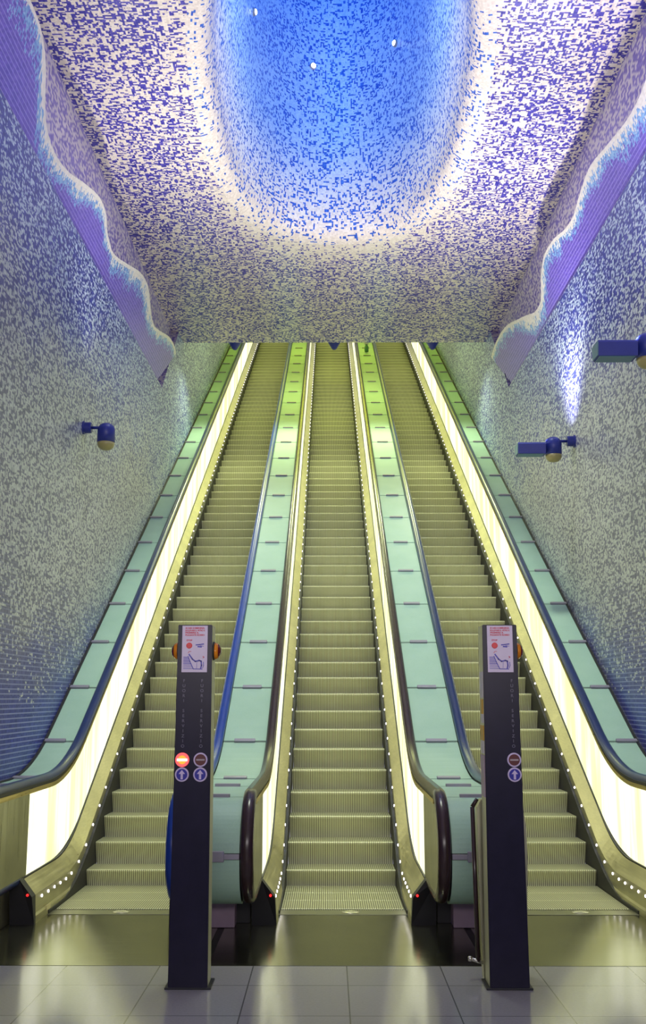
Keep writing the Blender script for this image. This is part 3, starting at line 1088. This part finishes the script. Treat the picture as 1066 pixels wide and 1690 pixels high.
# steel guard behind that pillar
gd = thing('guard_post', 'low brushed steel guard with a dark tube edge, standing behind the stickered pillar', 'guard', (0.975, 6.74, 0))
bm = bmesh.new()
poly = [(-0.135, 0.0), (-0.15, 0.3), (-0.155, 0.7), (-0.155, 1.02), (-0.13, 1.065), (0.10, 1.065), (0.132, 1.03), (0.150, 0.90), (0.152, 0.7), (0.142, 0.45), (0.135, 0.0)]
prism_y(bm, poly, 0.0, 0.10)
obj('guard_shell', bm, M['clad'], gd)
bm = bmesh.new()
cyl(bm, (-0.168, 0.02, 0.10), (-0.182, 0.02, 1.02), 0.014, n=16)
cyl(bm, (-0.182, 0.02, 1.02), (-0.15, 0.02, 1.07), 0.014, 0.012, n=16)
obj('guard_tube', bm, M['rail_brown'], gd, smooth=True)
bm = bmesh.new()
cyl(bm, (-0.215, 0.02, 0.115), (-0.13, 0.02, 0.09), 0.011, n=14)
lathe(bm, [(0.012, -0.012), (0.016, -0.006), (0.016, 0.008), (0.01, 0.012)], (-0.218, 0.02, 0.116), 'X', 14)
obj('guard_bolt', bm, M['silver'], gd, smooth=True)

# ------------------------------------------------------------------ wall lamps
def wall_lamp(s, y, z, label, flood, energy, col, streak=0, lead=0):
    root = thing('wall_lamp', label, 'wall lamp', (s * XW, y, z), 'blue lamps on the side walls')
    k = -s                         # towards the hall
    bm = bmesh.new(); lathe(bm, [(0.075, 0.0), (0.075, 0.014), (0.062, 0.02), (0.062, 0.085), (0.055, 0.095)], (0, 0, 0.10), 'X', 24)
    bmesh.ops.scale(bm, vec=(k, 1, 1), verts=bm.verts); bmesh.ops.recalc_face_normals(bm, faces=bm.faces)
    obj('wall_mount', bm, M['lampblue'], root)
    bm = bmesh.new(); cyl(bm, (k * 0.09, 0, 0.10), (k * 0.24, 0, 0.10), 0.017, n=14); obj('arm', bm, M['lampblue'], root, True)
    r, hh = 0.098, 0.155
    prof = []
    for i in range(0, 9):
        a = PI / 2 * i / 8
        prof.append((max(0.004, r * math.sin(a)), hh - r * 0.85 + r * 0.85 * math.cos(a)))
    prof.append((r, -0.07))
    bm = bmesh.new(); lathe(bm, prof, (k * 0.26, 0, 0), 'Z', 28); obj('lamp_shell', bm, M['lampblue'], root, True)
    bm = bmesh.new()
    lathe(bm, [(r * 0.985, -0.069), (r * 0.97, -0.095), (r * 0.85, -0.125), (r * 0.55, -0.15), (0.01, -0.16)], (k * 0.26, 0, 0), 'Z', 28)
    obj('lamp_diffuser', bm, M['lampdome'], root, True)
    if flood:
        bm = bmesh.new(); cyl(bm, (k * 0.34, 0, -0.02), (k * 0.42, 0, -0.02), 0.03, n=14); obj('flood_bracket', bm, M['lampblue'], root, True)
        bm = bmesh.new()
        prism_x(bm, [(-0.085, -0.07), (-0.105, 0.045), (-0.09, 0.065), (0.11, 0.065), (0.11, -0.05), (0.09, -0.07)], k * 0.37, k * 0.70)
        fb = obj('flood_box', bm, M['lampblue'], root)
        bm = bmesh.new()
        prism_x(bm, [(-0.075, -0.062), (-0.095, 0.04), (-0.08, 0.056), (0.10, 0.056), (0.10, -0.045), (0.08, -0.062)], k * 0.70, k * 0.706)
        obj('flood_face', bm, M['lampteal'], fb)
        bm = bmesh.new(); box(bm, min(k * 0.39, k * 0.69), max(k * 0.39, k * 0.69), -0.075, 0.085, -0.076, -0.07, 0.002)
        obj('flood_underside', bm, M['lampteal'], fb)
    src = (s * XW + k * 0.26, y, z + 0.19)
    light('wall_lamp_uplight', 'SPOT', src, energy, col, spot=130, blend=0.9, radius=0.05).rotation_euler = (PI, k * math.radians(28 if flood else 44), 0)
    if streak:
        light('wall_lamp_beam', 'SPOT', (s * XW + k * 0.36, y, z + 0.10), streak, (0.66, 0.62, 1.0), spot=110, blend=1.0, radius=0.05).rotation_euler = (PI + math.radians(lead), -k * math.radians(12), 0)
    return root
wall_lamp(-1, 11.22, 4.57, 'plain blue capsule wall lamp, alone on its mosaic wall', False, 440, (1.0, 0.95, 0.90))
wall_lamp(-1, 6.7, 4.57, 'second plain blue capsule wall lamp, nearer the pillars, out of view, added to light the ceiling', False, 150, (0.95, 0.93, 1.0))  # extra unseen lamp, added for its light on the ceiling
wall_lamp(1, 12.15, 4.64, 'blue capsule lamp with a box flood, below the end of the wave relief', True, 430, (0.98, 0.95, 0.90), 110)
wall_lamp(1, 8.42, 4.60, 'blue capsule lamp with box flood, the higher-looking of two, cut by the photo edge', True, 215, (0.98, 0.92, 0.97), 330, 24)

# small blue lamps peeping below the ceiling edge
for x, lb in ((-SP - 0.06, 'small blue lamp at the ceiling edge over the escalator with a bright blue handrail'),
              (0.0, 'small blue lamp at the ceiling edge over the middle escalator'), (SP + 0.04, 'small blue lamp at the ceiling edge near the wall with two box lamps')):
    r = thing('ceiling_lamp', lb, 'ceiling lamp', (x, 18.9, 8.75), 'small lamps behind the ceiling edge')
    bm = bmesh.new(); cyl(bm, (0, 0, -0.32), (0, 0, 0.95), 0.025, n=12); obj('stem', bm, M['lampblue'], r, True)
    bm = bmesh.new(); lathe(bm, [(0.03, -0.52), (0.05, -0.50), (0.13, -0.36), (0.14, -0.30), (0.10, -0.26)], n=24); obj('lamp_head', bm, M['lampblue'], r, True)
    light('ceiling_lamp_beam', 'SPOT', (x, 18.9, 8.20), 150, (0.92, 1.0, 0.62), (0, 0, 0), spot=140, blend=0.8, radius=0.06)

# lamps on the inner wall of the crater
def crater_pt(a_deg, h):
    for (o1, h1), (o2, h2) in zip(PROF, PROF[1:]):
        if h1 <= h <= h2:
            o = o1 + (o2 - o1) * (h - h1) / (h2 - h1)
    t = math.radians(a_deg)
    return Vector((CX + (CA + o) * sup(t)[0], CY + (CB + o) * sup(t)[1], ZC + h)), Vector((math.cos(t) / CA, math.sin(t) / CB, 0)).normalized()
for a, h, lb in ((102.6, 2.57, 'tiny white lamp lowest in the blue crater'), (49.4, 2.595, 'tiny white lamp in the blue crater, nearest the wall with box lamps'),
                 (159.4, 2.34, 'tiny white lamp in the blue crater, nearest the wall with one lamp')):
    p, nrm = crater_pt(a, h)
    r = thing('crater_lamp', lb, 'lamp', p, 'small lamps inside the crater')
    q = (-nrm).to_track_quat('Z', 'Y')
    bm = bmesh.new(); lathe(bm, [(0.05, -0.02), (0.05, 0.02), (0.04, 0.03)], n=20); o = obj('lamp_ring', bm, M['bracket'], r); o.rotation_mode = 'QUATERNION'; o.rotation_quaternion = q
    bm = bmesh.new(); lathe(bm, [(0.038, 0.02), (0.036, 0.035), (0.02, 0.045)], n=20); o = obj('lamp_lens', bm, M['spotglow'], r, True); o.rotation_mode = 'QUATERNION'; o.rotation_quaternion = q

# bottle left on the divider glass far up
yb = 26.7
bt = thing('bottle', 'tiny green bottle with a pale top left far up on the divider glass', 'bottle', (SP / 2, yb, base(yb) + ZR))
bm = bmesh.new(); lathe(bm, [(0.05, 0.035), (0.055, 0.05), (0.055, 0.17), (0.03, 0.22), (0.025, 0.25)], n=18); obj('bottle_body', bm, M['bottle'], bt, True)
bm = bmesh.new(); lathe(bm, [(0.05, 0.235), (0.06, 0.26), (0.06, 0.31), (0.04, 0.335)], n=18); obj('bottle_cap', bm, M['cap'], bt, True)
